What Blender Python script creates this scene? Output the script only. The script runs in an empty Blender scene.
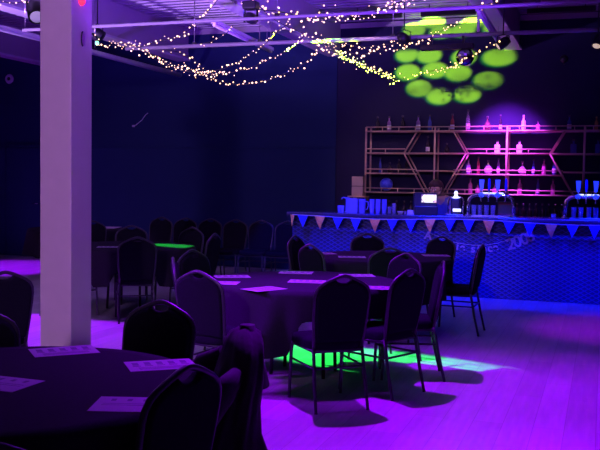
import bpy, bmesh, math, random
from mathutils import Vector, Matrix
random.seed(7)
PI = math.pi
scene = bpy.context.scene
COL = scene.collection

# ------------------------------------------------------------------ camera
# room axes: +X along the back wall (to the right), +Y towards the back wall, +Z up
FPX, EYE = 870.0, 1.55
YAW, ROLL, PITCH = math.radians(19.2), math.radians(0.86), math.atan((225 - 180.5) / 870.0)
_f = Vector((-math.sin(YAW)*math.cos(PITCH), math.cos(YAW)*math.cos(PITCH), -math.sin(PITCH)))
_r0 = Vector((math.cos(YAW), math.sin(YAW), 0)); _u0 = _r0.cross(_f)
_r = _r0*math.cos(ROLL) + _u0*math.sin(ROLL)
_u = -_r0*math.sin(ROLL) + _u0*math.cos(ROLL)
cam_d = bpy.data.cameras.new('camera'); cam = bpy.data.objects.new('camera', cam_d); COL.objects.link(cam)
cam_d.sensor_width = 36; cam_d.lens = FPX/600*36; cam_d.clip_start = .05
M = Matrix((( _r.x, _u.x, -_f.x), (_r.y, _u.y, -_f.y), (_r.z, _u.z, -_f.z))).to_4x4()
M.translation = Vector((0, 0, EYE)); cam.matrix_world = M
scene.camera = cam

def ray(px, py): return _f + _r*((px-300)/FPX) + _u*((225-py)/FPX)
def atY(px, py, y):
    d = ray(px, py); k = y/d.y; return Vector((d.x*k, y, EYE + d.z*k))
def atZ(px, py, z):
    d = ray(px, py); k = (z-EYE)/d.z; return Vector((d.x*k, d.y*k, z))

# ------------------------------------------------------------------ colour management, world
vs = scene.view_settings
vs.view_transform = 'Standard'; vs.look = 'None'; vs.gamma = 1.0; vs.exposure = 0.0
try: vs.use_curve_mapping = False
except Exception: pass
w = bpy.data.worlds.new('world'); scene.world = w; w.use_nodes = True
w.node_tree.nodes['Background'].inputs[0].default_value = (0.20, 0.08, 0.30, 1)
w.node_tree.nodes['Background'].inputs[1].default_value = 0.12

# ------------------------------------------------------------------ lights (the room's stage lamps and some added fills)
def spot(name, loc, target, color, energy, deg, blend=.5, radius=.06):
    l = bpy.data.lights.new(name, 'SPOT'); l.color = color; l.energy = energy
    l.spot_size = math.radians(deg); l.spot_blend = blend; l.shadow_soft_size = radius
    o = bpy.data.objects.new(name, l); COL.objects.link(o); o.location = loc
    o.rotation_euler = (Vector(target) - Vector(loc)).to_track_quat('-Z', 'Y').to_euler()
    return o
VIOLET = (.29, .0, 1.0)
# violet floor washes
spot('violet_key_lamp', (-2.25, 6.55, 4.05), (-.9, 5.3, 0), VIOLET, 1800, 84, .8, .03)
spot('violet_front_fill', (.5, 3.7, 3.9), (-.10, 4.5, 0), VIOLET, 1100, 40, .8, .08)  # added fill for the right foreground floor, no fixture there
spot('violet_cloth_lamp', (-6.6, 3.0, 3.4), (-2.45, 6.1, .5), VIOLET, 4200, 18, .7, .45)
spot('violet_bar_lamp', (-2.2, 8.1, 3.4), (.5, 10.0, 0), (.40, 0, 1), 700, 34, .9)
spot('violet_low_lamp', (-7.6, 10.6, 3.3), (-.2, 8.2, 0), VIOLET, 2600, 26, .7, .04)
spot('violet_left_lamp', (-10.6, 9.4, 3.5), (-9.8, 11.8, 0), VIOLET, 3000, 36, .5)
spot('violet_back_fill', (-10.6, 9.2, 3.5), (-7.55, 12.2, .75), (.5, .2, 1), 700, 9, .3)  # added narrow fill that brightens the paper on the back table
spot('violet_pillar_lamp', (-8.3, 7.6, 3.4), (-5.6, 7.3, 0), VIOLET, 3200, 30, .4)
# green beam along the aisle, and a small one on the left table
spot('green_beam_lamp', (-9.6, 8.6, 3.3), (-1.90, 7.28, 0), (.02, 1, .10), 24000, 7.2, .35, .03)
spot('green_table_lamp', (-10.0, 11.2, 3.4), (-4.80, 9.32, .75), (.02, 1, .08), 22000, 3.8, .1, .02)
# blue lamps onto the bar
for x in (-3.9, -2.7, -1.5, -.3, .9, 2.1):
    spot('blue_bar_lamp', (x, 9.05, 3.6), (x, 11.9, .50), (.0, .006, 1), 1150, 36, .3, .05)
# magenta lamp over the shelves
spot('magenta_shelf_lamp', (-1.66, 12.75, 3.66), (-1.45, 14.25, 1.85), (.50, .045, 1), 2300, 46, 1.0, .04)
spot('warm_shelf_fill', (-3.4, 9.0, 4.0), (-2.9, 14.0, 1.85), (1, .52, .60), 260, 36, .7, .1)  # added warm fill standing for general room light, not a lamp at the shelves
# added upward fill spots that brighten the corrugated ceiling, no fixtures there
spot('lilac_ceiling_fill', (-8.2, 4.5, 1.2), (-6.6, 7.6, 4.1), (.50, .24, 1), 5200, 68, .8, .15)
spot('violet_ceiling_fill', (-.2, 5.2, 1.2), (-2.6, 7.8, 4.1), (.20, .03, 1), 4200, 68, .8, .15)
# dim warm house light from behind the viewer
spot('house_lamp', (-2.2, -1.6, 3.4), (-3.6, 5.4, 1.9), (.62, .33, 1), 1250, 36, .6, .2)

def gobo_lamp(loc, target, dots, energy):
    """projector: soft-edged discs given as (point on the wall, half width, half height in metres)"""
    o = spot('dot_projector_lamp', loc, target, (1, 1, 1), energy, 60, .05, .025)
    l = o.data; l.use_nodes = True; nt = l.node_tree; N = nt.nodes; L = nt.links
    em = N['Emission']; tc = N.new('ShaderNodeTexCoord'); sep = N.new('ShaderNodeSeparateXYZ')
    L.new(tc.outputs['Normal'], sep.inputs[0])
    def math_(op, a, b=None):
        n = N.new('ShaderNodeMath'); n.operation = op
        for i, v in enumerate((a, b)):
            if v is None: continue
            if isinstance(v, (int, float)): n.inputs[i].default_value = v
            else: L.new(v, n.inputs[i])
        return n.outputs[0]
    zabs = math_('ABSOLUTE', sep.outputs['Z'])
    X = math_('DIVIDE', sep.outputs['X'], zabs); Y = math_('DIVIDE', sep.outputs['Y'], zabs)
    inv = o.rotation_euler.to_matrix().inverted()
    core = None; rim = None
    for p, rx, ry in dots:
        d = inv @ (Vector(p) - Vector(loc)); dist = -d.z
        cx, cy = d.x/dist, d.y/dist
        for which, ox, oy, s in (('c', 0.08, 0.10, .93), ('r', 0, 0, 1.0)):
            ax = math_('DIVIDE', math_('SUBTRACT', X, cx + ox*rx/dist), rx*s/dist)
            ay = math_('DIVIDE', math_('SUBTRACT', Y, cy + oy*ry/dist), ry*s/dist)
            rr = math_('ADD', math_('MULTIPLY', ax, ax), math_('MULTIPLY', ay, ay))
            m = N.new('ShaderNodeMapRange'); m.inputs[1].default_value = 1.25; m.inputs[2].default_value = .75
            L.new(rr, m.inputs[0]); v = m.outputs[0]
            if which == 'c': core = v if core is None else math_('MAXIMUM', core, v)
            else: rim = v if rim is None else math_('MAXIMUM', rim, v)
    comb = N.new('ShaderNodeCombineColor')
    L.new(math_('MULTIPLY', core, .34), comb.inputs[0])
    L.new(math_('ADD', math_('MULTIPLY', core, .6), math_('MULTIPLY', rim, .25)), comb.inputs[1])
    L.new(math_('MULTIPLY', rim, .01), comb.inputs[2])
    L.new(comb.outputs[0], em.inputs['Color']); em.inputs['Strength'].default_value = 1
DOT_PX = [(413,31,13,8),(432,23,14,6),(440,33,13,8),(462,31,13,8),(473,23,12,6),(495,28,13,8),(406,55,13,9),(428,56,14,9),
          (463,58,13,9),(498,58,17,10),(407,73,14,9),(434,71,14,9),(457,74,14,9),(487,81,15,9),(418,89,14,9),(438,97,14,9),(466,95,14,9)]
gobo_lamp((-3.90, 9.30, 3.18), (-2.4, 14.25, 3.1), [(atY(a, b, 14.25), c*.0150, d*.0150) for a, b, c, d in DOT_PX], 30000)

# ------------------------------------------------------------------ materials
def mat(name, color, rough=.5, metal=0., trans=0., emit=None, estr=0., spec=.5, sheen=0., coat=0.):
    m = bpy.data.materials.new(name); m.use_nodes = True; b = m.node_tree.nodes['Principled BSDF']
    b.inputs['Base Color'].default_value = (*color, 1); b.inputs['Roughness'].default_value = rough
    b.inputs['Metallic'].default_value = metal; b.inputs['Transmission Weight'].default_value = trans
    b.inputs['Specular IOR Level'].default_value = spec; b.inputs['Sheen Weight'].default_value = sheen
    b.inputs['Coat Weight'].default_value = coat
    if emit: b.inputs['Emission Color'].default_value = (*emit, 1); b.inputs['Emission Strength'].default_value = estr
    return m
def add_noise(m, scale, amount, bump=0., detail=4, stretch=None):
    """varies the base colour a little and adds a fine bump"""
    nt = m.node_tree; N = nt.nodes; L = nt.links; b = N['Principled BSDF']
    tc = N.new('ShaderNodeTexCoord'); mp = N.new('ShaderNodeMapping'); nz = N.new('ShaderNodeTexNoise')
    L.new(tc.outputs['Object'], mp.inputs[0]); L.new(mp.outputs[0], nz.inputs['Vector'])
    if stretch: mp.inputs['Scale'].default_value = stretch
    nz.inputs['Scale'].default_value = scale; nz.inputs['Detail'].default_value = detail
    c = b.inputs['Base Color'].default_value
    mix = N.new('ShaderNodeMix'); mix.data_type = 'RGBA'
    mix.inputs['A'].default_value = tuple(max(0, v*(1-amount)) for v in c[:3]) + (1,)
    mix.inputs['B'].default_value = tuple(v*(1+amount) for v in c[:3]) + (1,)
    L.new(nz.outputs['Fac'], mix.inputs['Factor']); L.new(mix.outputs['Result'], b.inputs['Base Color'])
    if bump:
        bp = N.new('ShaderNodeBump'); bp.inputs['Strength'].default_value = bump; bp.inputs['Distance'].default_value = .01
        L.new(nz.outputs['Fac'], bp.inputs['Height']); L.new(bp.outputs[0], b.inputs['Normal'])
    return m
M_ = {}
M_['fabric'] = add_noise(mat('chair_fabric', (.009, .007, .014), .9, spec=.05), 60, .3, .15)
M_['chair_metal'] = add_noise(mat('chair_metal', (.05, .04, .06), .4, .5), 20, .1)
M_['cloth'] = add_noise(mat('table_cloth', (.020, .014, .026), .9, spec=.05), 90, .25, .1)
M_['table_wood'] = add_noise(mat('table_wood', (.12, .08, .06), .5), 8, .3)
M_['steel'] = add_noise(mat('steel', (.5, .5, .52), .3, .9), 15, .08)
M_['white_metal'] = add_noise(mat('white_paint', (.62, .60, .64), .45), 12, .06)
M_['black_metal'] = add_noise(mat('black_metal', (.012, .012, .014), .45, .2), 25, .2)
M_['pillar'] = add_noise(mat('pillar_paint', (.68, .54, .54), .6), 7, .06, .05)
M_['paper'] = add_noise(mat('paper', (.31, .26, .32), .7), 30, .04)
M_['ink'] = add_noise(mat('print_ink', (.10, .07, .14), .7), 30, .1)
M_['brass'] = add_noise(mat('brass_tube', (.70, .50, .36), .42, .35), 18, .08)
M_['shelf_board'] = add_noise(mat('shelf_board', (.45, .32, .26), .5, .1), 18, .1)
M_['chrome'] = add_noise(mat('chrome', (.75, .75, .8), .12, 1.), 15, .03)
M_['glass'] = add_noise(mat('clear_glass', (.85, .85, .9), .08, trans=.75), 10, .03)
M_['pipe_grey'] = add_noise(mat('pipe_paint', (.30, .28, .32), .5, .2), 9, .12)
M_['plastic_cup'] = add_noise(mat('cup_plastic', (.38, .42, .90), .2, trans=.45), 10, .03)
M_['white_label'] = add_noise(mat('white_label', (.8, .78, .8), .5), 10, .05)
M_['cap'] = add_noise(mat('bottle_cap', (.05, .04, .05), .35), 10, .1)
M_['gold_cap'] = add_noise(mat('gold_cap', (.6, .42, .15), .3, .7), 10, .1)
for n, c, t in (('red', (.34, .07, .10), .3), ('pink', (.62, .18, .42), .25), ('blue', (.10, .14, .6), .4), ('dark', (.035, .03, .04), .2),
                ('amber', (.20, .10, .10), .5), ('green', (.05, .16, .06), .3), ('milk', (.85, .82, .85), .15), ('violet', (.42, .22, .6), .3), ('gold', (.65, .40, .10), .2)):
    M_['b_' + n] = add_noise(mat('bottle_' + n, c, .12, trans=t), 10, .06)
M_['pen_blue'] = add_noise(mat('pennant_blue', (.03, .05, .80), .7, sheen=.1), 30, .1)
M_['pen_gold'] = add_noise(mat('pennant_gold_glitter', (.92, .46, .13), .35, .45), 260, .6, .4)
M_['letter'] = add_noise(mat('letter_card', (.42, .30, .37), .6), 40, .1)
M_['bulb'] = mat('fairy_bulb', (1, .85, .6), .3, emit=(1, .58, .22), estr=2.8)
M_['bulb'].cycles.emission_sampling = 'NONE'
M_['wire'] = add_noise(mat('cable', (.02, .02, .02), .6), 20, .1)
M_['screen'] = mat('lit_screen', (.1, .1, .1), .3)
M_['lamp_white'] = mat('lit_white', (.8, .8, .8), .3, emit=(.75, .8, 1), estr=1.6)
M_['lamp_blue'] = mat('lit_blue', (.2, .3, .9), .3, emit=(.02, .08, 1), estr=.5)
M_['lens'] = mat('lit_lens', (.8, .8, .9), .2, emit=(.7, .6, 1), estr=.22)
M_['led_green'] = mat('led_green', (.1, .9, .4), .3, emit=(.25, 1, .55), estr=3)
M_['led_red'] = mat('led_red', (.9, .05, .05), .3, emit=(1, .02, .06), estr=2.2)
M_['warm_lens'] = mat('warm_lens', (.9, .8, .6), .3, emit=(1, .75, .45), estr=.5)
M_['cardboard'] = add_noise(mat('cardboard', (.42, .32, .34), .8), 12, .12)
M_['glitter_blue'] = add_noise(mat('blue_glitter', (.06, .10, .9), .3, .3), 120, .8, .6)
M_['skin'] = add_noise(mat('skin', (.55, .34, .28), .55), 20, .06)
M_['hair'] = add_noise(mat('hair', (.07, .03, .05), .6), 60, .4, .3, stretch=(1, 1, .2))
M_['shirt'] = add_noise(mat('shirt', (.12, .14, .42), .8), 40, .1)
M_['trouser'] = add_noise(mat('trouser', (.03, .03, .05), .85), 40, .1)
M_['coat'] = add_noise(mat('coat_fabric', (.030, .022, .030), .85, sheen=.05), 30, .35, .25)
M_['black_plastic'] = add_noise(mat('black_plastic', (.02, .02, .025), .4), 20, .15)
M_['mirror'] = add_noise(mat('mirror_tile', (.35, .35, .4), .1, 1.), 30, .3)
M_['white_plastic'] = add_noise(mat('white_plastic', (.7, .68, .72), .4), 15, .05)

def screen_material():
    nt = M_['screen'].node_tree; N = nt.nodes; L = nt.links; b = N['Principled BSDF']
    tc = N.new('ShaderNodeTexCoord'); v = N.new('ShaderNodeTexVoronoi'); v.inputs['Scale'].default_value = 34
    r = N.new('ShaderNodeValToRGB'); r.color_ramp.interpolation = 'CONSTANT'
    for p, c in ((0, (1, .95, .8, 1)), (.4, (.9, .5, .6, 1)), (.62, (1, 1, 1, 1)), (.8, (.25, .12, .3, 1))):
        e = r.color_ramp.elements.new(p); e.color = c
    L.new(tc.outputs['Object'], v.inputs['Vector']); L.new(v.outputs['Color'], r.inputs[0])
    L.new(r.outputs[0], b.inputs['Emission Color']); b.inputs['Emission Strength'].default_value = 1.3
screen_material()

def floor_material():
    m = mat('floor_planks', (.42, .36, .38), .42); nt = m.node_tree; N = nt.nodes; L = nt.links; b = N['Principled BSDF']
    tc = N.new('ShaderNodeTexCoord'); mp = N.new('ShaderNodeMapping'); mp.inputs['Rotation'].default_value = (0, 0, PI/2)
    br = N.new('ShaderNodeTexBrick'); br.offset = .37; br.inputs['Scale'].default_value = 1
    br.inputs['Brick Width'].default_value = 1.3; br.inputs['Row Height'].default_value = .19
    br.inputs['Mortar Size'].default_value = .0025; br.inputs['Bias'].default_value = 0
    br.inputs['Color1'].default_value = (.44, .38, .40, 1); br.inputs['Color2'].default_value = (.36, .31, .33, 1)
    br.inputs['Mortar'].default_value = (.26, .22, .23, 1)
    L.new(tc.outputs['Object'], mp.inputs[0]); L.new(mp.outputs[0], br.inputs['Vector'])
    nz = N.new('ShaderNodeTexNoise'); mp2 = N.new('ShaderNodeMapping'); mp2.inputs['Scale'].default_value = (9, .7, 1)
    nz.inputs['Scale'].default_value = 3; nz.inputs['Detail'].default_value = 5
    L.new(tc.outputs['Object'], mp2.inputs[0]); L.new(mp2.outputs[0], nz.inputs['Vector'])
    mx = N.new('ShaderNodeMix'); mx.data_type = 'RGBA'; mx.blend_type = 'OVERLAY'; mx.inputs['Factor'].default_value = .35
    L.new(br.outputs['Color'], mx.inputs['A']); L.new(nz.outputs['Color'], mx.inputs['B'])
    hs = N.new('ShaderNodeHueSaturation'); hs.inputs['Saturation'].default_value = .4
    L.new(mx.outputs['Result'], hs.inputs['Color']); L.new(hs.outputs[0], b.inputs['Base Color'])
    bp = N.new('ShaderNodeBump'); bp.inputs['Strength'].default_value = .12; bp.inputs['Distance'].default_value = .004
    L.new(br.outputs['Fac'], bp.inputs['Height']); bp.invert = True; L.new(bp.outputs[0], b.inputs['Normal'])
    return m
M_['floor'] = floor_material()
M_['wall_dark'] = add_noise(mat('wall_navy', (.015, .030, .105), .85, spec=.2), 1.2, .12, .04)
M_['wall_bar'] = add_noise(mat('wall_navy_violet_light', (.020, .018, .065), .85, spec=.2), 1.2, .12, .04)  # same navy wall, violet light mixed into the base colour
M_['deck'] = add_noise(mat('ceiling_deck', (.42, .40, .46), .45, .2), 3, .1)
M_['beam'] = add_noise(mat('beam_paint', (.40, .36, .40), .6), 3, .08)
M_['bar_dark'] = add_noise(mat('bar_dark', (.02, .02, .035), .5), 10, .2)
M_['bar_top'] = add_noise(mat('bar_top', (.055, .05, .08), .22, coat=.4), 10, .15)

def bar_front_material():
    m = mat('bar_scale_panel', (.10, .10, .35), .45); nt = m.node_tree; N = nt.nodes; L = nt.links; b = N['Principled BSDF']
    tc = N.new('ShaderNodeTexCoord'); sp = N.new('ShaderNodeSeparateXYZ'); L.new(tc.outputs['Object'], sp.inputs[0])
    def mt(op, a, c=None):
        n = N.new('ShaderNodeMath'); n.operation = op
        for i, v in enumerate((a, c)):
            if v is None: continue
            if isinstance(v, (int, float)): n.inputs[i].default_value = v
            else: L.new(v, n.inputs[i])
        return n.outputs[0]
    kx, kz = 2*PI/.10, 2*PI/.056
    a = mt('ADD', mt('MULTIPLY', sp.outputs['X'], kx/2), mt('MULTIPLY', sp.outputs['Z'], kz/2))
    c = mt('SUBTRACT', mt('MULTIPLY', sp.outputs['X'], kx/2), mt('MULTIPLY', sp.outputs['Z'], kz/2))
    h = mt('MINIMUM', mt('ABSOLUTE', mt('SINE', a)), mt('ABSOLUTE', mt('SINE', c)))
    rp = N.new('ShaderNodeValToRGB'); L.new(h, rp.inputs[0])
    rp.color_ramp.elements[0].position = .12; rp.color_ramp.elements[0].color = (.03, .04, .27, 1)
    rp.color_ramp.elements[1].position = .45; rp.color_ramp.elements[1].color = (.010, .012, .10, 1)
    L.new(rp.outputs[0], b.inputs['Base Color'])
    bp = N.new('ShaderNodeBump'); bp.inputs['Strength'].default_value = .4; bp.inputs['Distance'].default_value = .01
    L.new(h, bp.inputs['Height']); bp.invert = True; L.new(bp.outputs[0], b.inputs['Normal'])
    return m
M_['bar_front'] = bar_front_material()

# ------------------------------------------------------------------ mesh helpers
class MB:
    def __init__(s): s.bm = bmesh.new()
    def box(s, c, size, rot=None, mi=0, bevel=0.):
        r = bmesh.ops.create_cube(s.bm, size=1); vs_ = r['verts']
        bmesh.ops.scale(s.bm, vec=size, verts=vs_)
        if bevel:
            es = list({e for v in vs_ for e in v.link_edges})
            q = bmesh.ops.bevel(s.bm, geom=es, offset=bevel, segments=2, affect='EDGES', profile=.5)
            vs_ = list({v for f in q['faces'] for v in f.verts} | {v for v in vs_ if v.is_valid})
        if rot is not None: bmesh.ops.rotate(s.bm, cent=(0, 0, 0), matrix=rot, verts=vs_)
        bmesh.ops.translate(s.bm, vec=c, verts=vs_)
        if mi:
            for f in {f for v in vs_ for f in v.link_faces}: f.material_index = mi
        return s
    def tube(s, pts, r, n=8, closed=False, mi=0):
        pts = [Vector(p) for p in pts]; k = len(pts); rings = []
        rr = r if isinstance(r, (list, tuple)) else [r]*k
        up = None
        for i, p in enumerate(pts):
            if closed: t = (pts[(i+1) % k] - pts[i-1])
            else: t = pts[min(i+1, k-1)] - pts[max(i-1, 0)]
            t.normalize()
            if up is None:
                up = Vector((0, 0, 1)) if abs(t.z) < .9 else Vector((1, 0, 0))
            a = t.cross(up)
            if a.length < 1e-5: a = t.cross(Vector((0, 1, 0)))
            a.normalize(); b = a.cross(t); up = b
            rings.append([s.bm.verts.new(p + (a*math.cos(2*PI*j/n) + b*math.sin(2*PI*j/n))*rr[i]) for j in range(n)])
        for i in range(k if closed else k-1):
            A, B = rings[i], rings[(i+1) % k]
            for j in range(n):
                f = s.bm.faces.new((A[j], A[(j+1) % n], B[(j+1) % n], B[j])); f.smooth = True; f.material_index = mi
        if not closed:
            for R in (rings[0][::-1], rings[-1]):
                f = s.bm.faces.new(R); f.material_index = mi
        return s
    def lathe(s, prof, c=(0, 0, 0), n=16, sx=1, sy=1, mi=0):
        rings = []; c = Vector(c)
        for r, z in prof:
            if r < 1e-5: rings.append([s.bm.verts.new(c + Vector((0, 0, z)))])
            else: rings.append([s.bm.verts.new(c + Vector((r*sx*math.cos(2*PI*j/n), r*sy*math.sin(2*PI*j/n), z))) for j in range(n)])
        for A, B in zip(rings, rings[1:]):
            for j in range(n):
                q = []
                for v in (A[j % len(A)], A[(j+1) % len(A)], B[(j+1) % len(B)], B[j % len(B)]):
                    if v not in q: q.append(v)
                if len(q) >= 3:
                    f = s.bm.faces.new(q); f.smooth = True; f.material_index = mi
        if len(rings[0]) > 1: s.bm.faces.new(rings[0][::-1]).material_index = mi
        if len(rings[-1]) > 1: s.bm.faces.new(rings[-1]).material_index = mi
        return s
    def ball(s, c, r, u=12, v=8, mi=0):
        q = bmesh.ops.create_uvsphere(s.bm, u_segments=u, v_segments=v, radius=1)
        bmesh.ops.scale(s.bm, vec=r if hasattr(r, '__len__') else (r, r, r), verts=q['verts'])
        bmesh.ops.translate(s.bm, vec=c, verts=q['verts'])
        for f in {f for v_ in q['verts'] for f in v_.link_faces}: f.smooth = True; f.material_index = mi
        return s
    def loft(s, rings, smooth=True, cap=True, mi=0, closed=True):
        R = [[s.bm.verts.new(p) for p in ring] for ring in rings]
        n = len(R[0])
        for A, B in zip(R, R[1:]):
            for j in range(n if closed else n-1):
                f = s.bm.faces.new((A[j], A[(j+1) % n], B[(j+1) % n], B[j])); f.smooth = smooth; f.material_index = mi
        if cap:
            s.bm.faces.new(R[0][::-1]).material_index = mi; s.bm.faces.new(R[-1]).material_index = mi
        return s
    def poly(s, pts, mi=0):
        f = s.bm.faces.new([s.bm.verts.new(p) for p in pts]); f.material_index = mi; return s
    def build(s, name, m, parent=None, recalc=True):
        if recalc: bmesh.ops.recalc_face_normals(s.bm, faces=s.bm.faces)
        me = bpy.data.meshes.new(name); s.bm.to_mesh(me); s.bm.free()
        for x in (m if isinstance(m, (list, tuple)) else [m]): me.materials.append(x)
        o = bpy.data.objects.new(name, me); COL.objects.link(o); o.parent = parent
        return o
def tag(o, label, cat, group=None):
    o['label'] = label; o['category'] = cat
    if group: o['group'] = group
    return o
def thing(name, label, cat, loc=(0, 0, 0), rz=0, group=None):
    o = bpy.data.objects.new(name, None); COL.objects.link(o); o.location = loc; o.rotation_euler = (0, 0, rz)
    o.empty_display_size = .1
    return tag(o, label, cat, group)
def struct(o, label=None):
    o['kind'] = 'structure'
    if label: o['label'] = label
    return o
def dup(root, loc, rz, label, group=None):
    r = root.copy(); COL.objects.link(r); r.location = loc; r.rotation_euler = (0, 0, rz); r['label'] = label
    if group: r['group'] = group
    for ch in list(root.children):
        c = ch.copy(); COL.objects.link(c); c.parent = r
        for g in ch.children:
            d = g.copy(); COL.objects.link(d); d.parent = c
    return r

# ------------------------------------------------------------------ the room
XL, XR, YF, YB, YW, XC = -12.5, 4.5, -2.0, 14.23, 14.25, -4.33
ZD = 4.22                                                  # underside of the corrugated ceiling
struct(MB().box(((XL+XR)/2, (YF+YW)/2, -.05), (XR-XL+.4, YW-YF+.4, .1)).build('floor', M_['floor']))
struct(MB().box(((XL+XC)/2, YB+.15, ZD/2+.1), (XC-XL, .3, ZD+.2)).build('wall_back', M_['wall_dark']))
struct(MB().box(((XC+XR)/2, YW+.15, ZD/2+.1), (XR-XC, .3, ZD+.2)).build('wall_bar', M_['wall_bar']))
struct(MB().box((XL-.1, (YF+YW)/2, ZD/2+.1), (.2, YW-YF+.4, ZD+.2)).build('wall_left', M_['wall_dark']))
struct(MB().box((XR+.1, (YF+YW)/2, ZD/2+.1), (.2, YW-YF+.4, ZD+.2)).build('wall_right', M_['wall_bar']))
def deck():
    b = MB(); per = .19; ys = []; y = YF
    while y < YW:
        ys += [(y, ZD), (y+.09, ZD), (y+.115, ZD+.10), (y+.17, ZD+.10)]; y += per
    lo = [b.bm.verts.new((XL, a, z)) for a, z in ys]; hi = [b.bm.verts.new((XR, a, z)) for a, z in ys]
    for i in range(len(ys)-1): b.bm.faces.new((lo[i], lo[i+1], hi[i+1], hi[i]))
    b.box(((XL+XR)/2, (YF+YW)/2, ZD+.20), (XR-XL+.4, YW-YF+.4, .1))
    return b.build('ceiling', M_['deck'])
struct(deck())
for x in (-10.0, -7.13, -4.28, -1.33, 1.6):
    ye = YB
    b = MB().box((x-.09, (YF+ye)/2, (3.69+ZD)/2), (.18, ye-YF, ZD-3.69), bevel=.004)
    b.box((x-.09, (YF+ye)/2, 3.68), (.26, ye-YF, .035), mi=1)
    struct(b.build('ceiling_beam', [M_['beam'], M_['white_metal']]))
struct(MB().box(((XL+XC)/2, YB-.02, ZD-.05), (XC-XL, .04, .09)).build('trim_1', M_['beam']))
struct(MB().box(((XC+XR)/2, YW-.02, ZD-.06), (XR-XC, .04, .08)).build('trim_2', M_['beam']))
struct(MB().box(((XL+XC)/2, YB-.012, 2.13), (XC-XL, .024, .03)).build('trim_3', M_['wall_dark']))
struct(MB().box(((XC+XR)/2, YW-.012, .05), (XR-XC, .024, .1)).build('baseboard_bar', M_['wall_dark']))
struct(MB().box(((XL-10.75+.0)/2-.45, YB-.012, .05), (1.0, .024, .1)).box(((-9.7+XC)/2, YB-.012, .05), (XC+9.7, .024, .1)).build('baseboard_back', M_['wall_dark']))
dr = struct(MB().box((-10.62, YB-.02, 1.05), (.84, .04, 2.1), bevel=.004).build('door_1', M_['wall_dark']))
MB().tube([(-10.28, YB-.04, 1.03), (-10.28, YB-.09, 1.03), (-10.40, YB-.09, 1.03)], .01).build('door_handle', M_['chrome'], dr)
MB().box((-11.08, YB-.025, 1.07), (.06, .05, 2.14)).box((-10.17, YB-.025, 1.07), (.05, .05, 2.14)).box((-10.62, YB-.025, 2.14), (.96, .05, .05)).build('door_frame', M_['wall_dark'], dr)

# pillar under the second beam
PX, PW = -4.37, .31
d_ = ray(71, 300); PYn = (PX + PW/2)/d_.x*d_.y            # its near right edge
pil = struct(MB().box((PX, PYn + PW/2, 1.845), (PW, PW, 3.69), bevel=.008).build('pillar', M_['pillar']), 'square lilac-lit pillar rising past the near table')
led = atY(88, 1, PYn + .14); led.x = PX + PW/2
MBx = MB().lathe([(.0, .034), (.022, .03), (.034, .012), (.036, 0)], n=16); bmesh.ops.rotate(MBx.bm, cent=(0,0,0), matrix=Matrix.Rotation(PI/2, 3, 'Y'), verts=MBx.bm.verts)
o = MBx.build('indicator_light', M_['led_red']); o.location = led
tag(o, 'small red glowing light high on the pillar', 'light')
hk = [Vector((PX+PW/2+.012, PYn+.15+.02*math.cos(a), 2.72+.06*math.sin(a))) for a in [PI/2+PI*i/10 for i in range(11)]]
tag(MB().tube(hk, .006).build('wire_hook', M_['chair_metal']), 'small curved grey hook on the right face of the pillar', 'hook')

# ------------------------------------------------------------------ ceiling hardware
def pipe(name, a, b_, r, m, label, hang, cat='pipe'):
    a, b_ = Vector(a), Vector(b_); t = thing(name, label, cat, a)
    MB().tube([(0, 0, 0), (b_-a)*.5, b_-a], r, 12).build('pipe', m, t)
    for k in hang:
        p = (b_-a)*k
        MB().tube([p + Vector((0, 0, r)), p + Vector((0, 0, ZD + .02 - a.z))], .006, 6).build('hanger', M_['steel'], t)
        MB().box((p.x, p.y, p.z + r + .01), (.05, .03, .03)).build('clamp', M_['black_metal'], t)
    return t
pipe('lighting_pipe', (-6.75, 9.0, 3.33), (4.3, 9.0, 3.33), .019, M_['pipe_grey'], 'long pale upper pipe running across the hall under the ceiling beams', (.06, .3, .55, .8))
pipe('lighting_pipe', (-6.5, 11.0, 3.39), (4.3, 11.0, 3.39), .026, M_['pipe_grey'], 'long pale lower pipe in front of the bar with yellow light on its middle', (.10, .19, .205, .36, .6, .85))
pipe('duct_pipe', (-7.05, 3.0, 3.37), (-7.02, 13.70, 3.35), .04, M_['white_metal'], 'thick pale pipe slanting back to the dark wall behind the pillar', (.3, .6, .75))
def batten(a, b_, label):
    a, b_ = Vector(a), Vector(b_); t = thing('batten_light', label, 'ceiling light', (a+b_)/2); h = (b_-a)/2
    MB().box((0, 0, .03), (.07, h.length*2, .05), Matrix.Rotation(math.atan2(-h.x, h.y), 3, 'Z'), bevel=.008).build('housing', M_['white_metal'], t)
    MB().tube([-h*.98 + Vector((0, 0, -.012)), h*.98 + Vector((0, 0, -.012))], .02, 10).build('tube', M_['white_plastic'], t)
    for k in (-.8, .8): MB().tube([h*k + Vector((0, 0, .05)), h*k + Vector((0, 0, ZD - a.z + .03))], .004, 6).build('hanger', M_['steel'], t)
batten((-4.60, 9.85, 3.46), (-4.72, 12.16, 3.46), 'unlit white tube light left of the middle beam, its near end by the moving head')
batten((-1.38, 9.89, 3.46), (-1.41, 12.27, 3.46), 'unlit violet-lit tube light above the bar, to the right of the green dots')
tag(MB().tube([(-1.53, 11.0, 3.43), (-1.53, 11.0, ZD+.04)], .02, 10).build('hanger_pole', M_['white_metal']), 'short violet vertical pole above the lower pipe beside the right tube light', 'pole')
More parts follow.
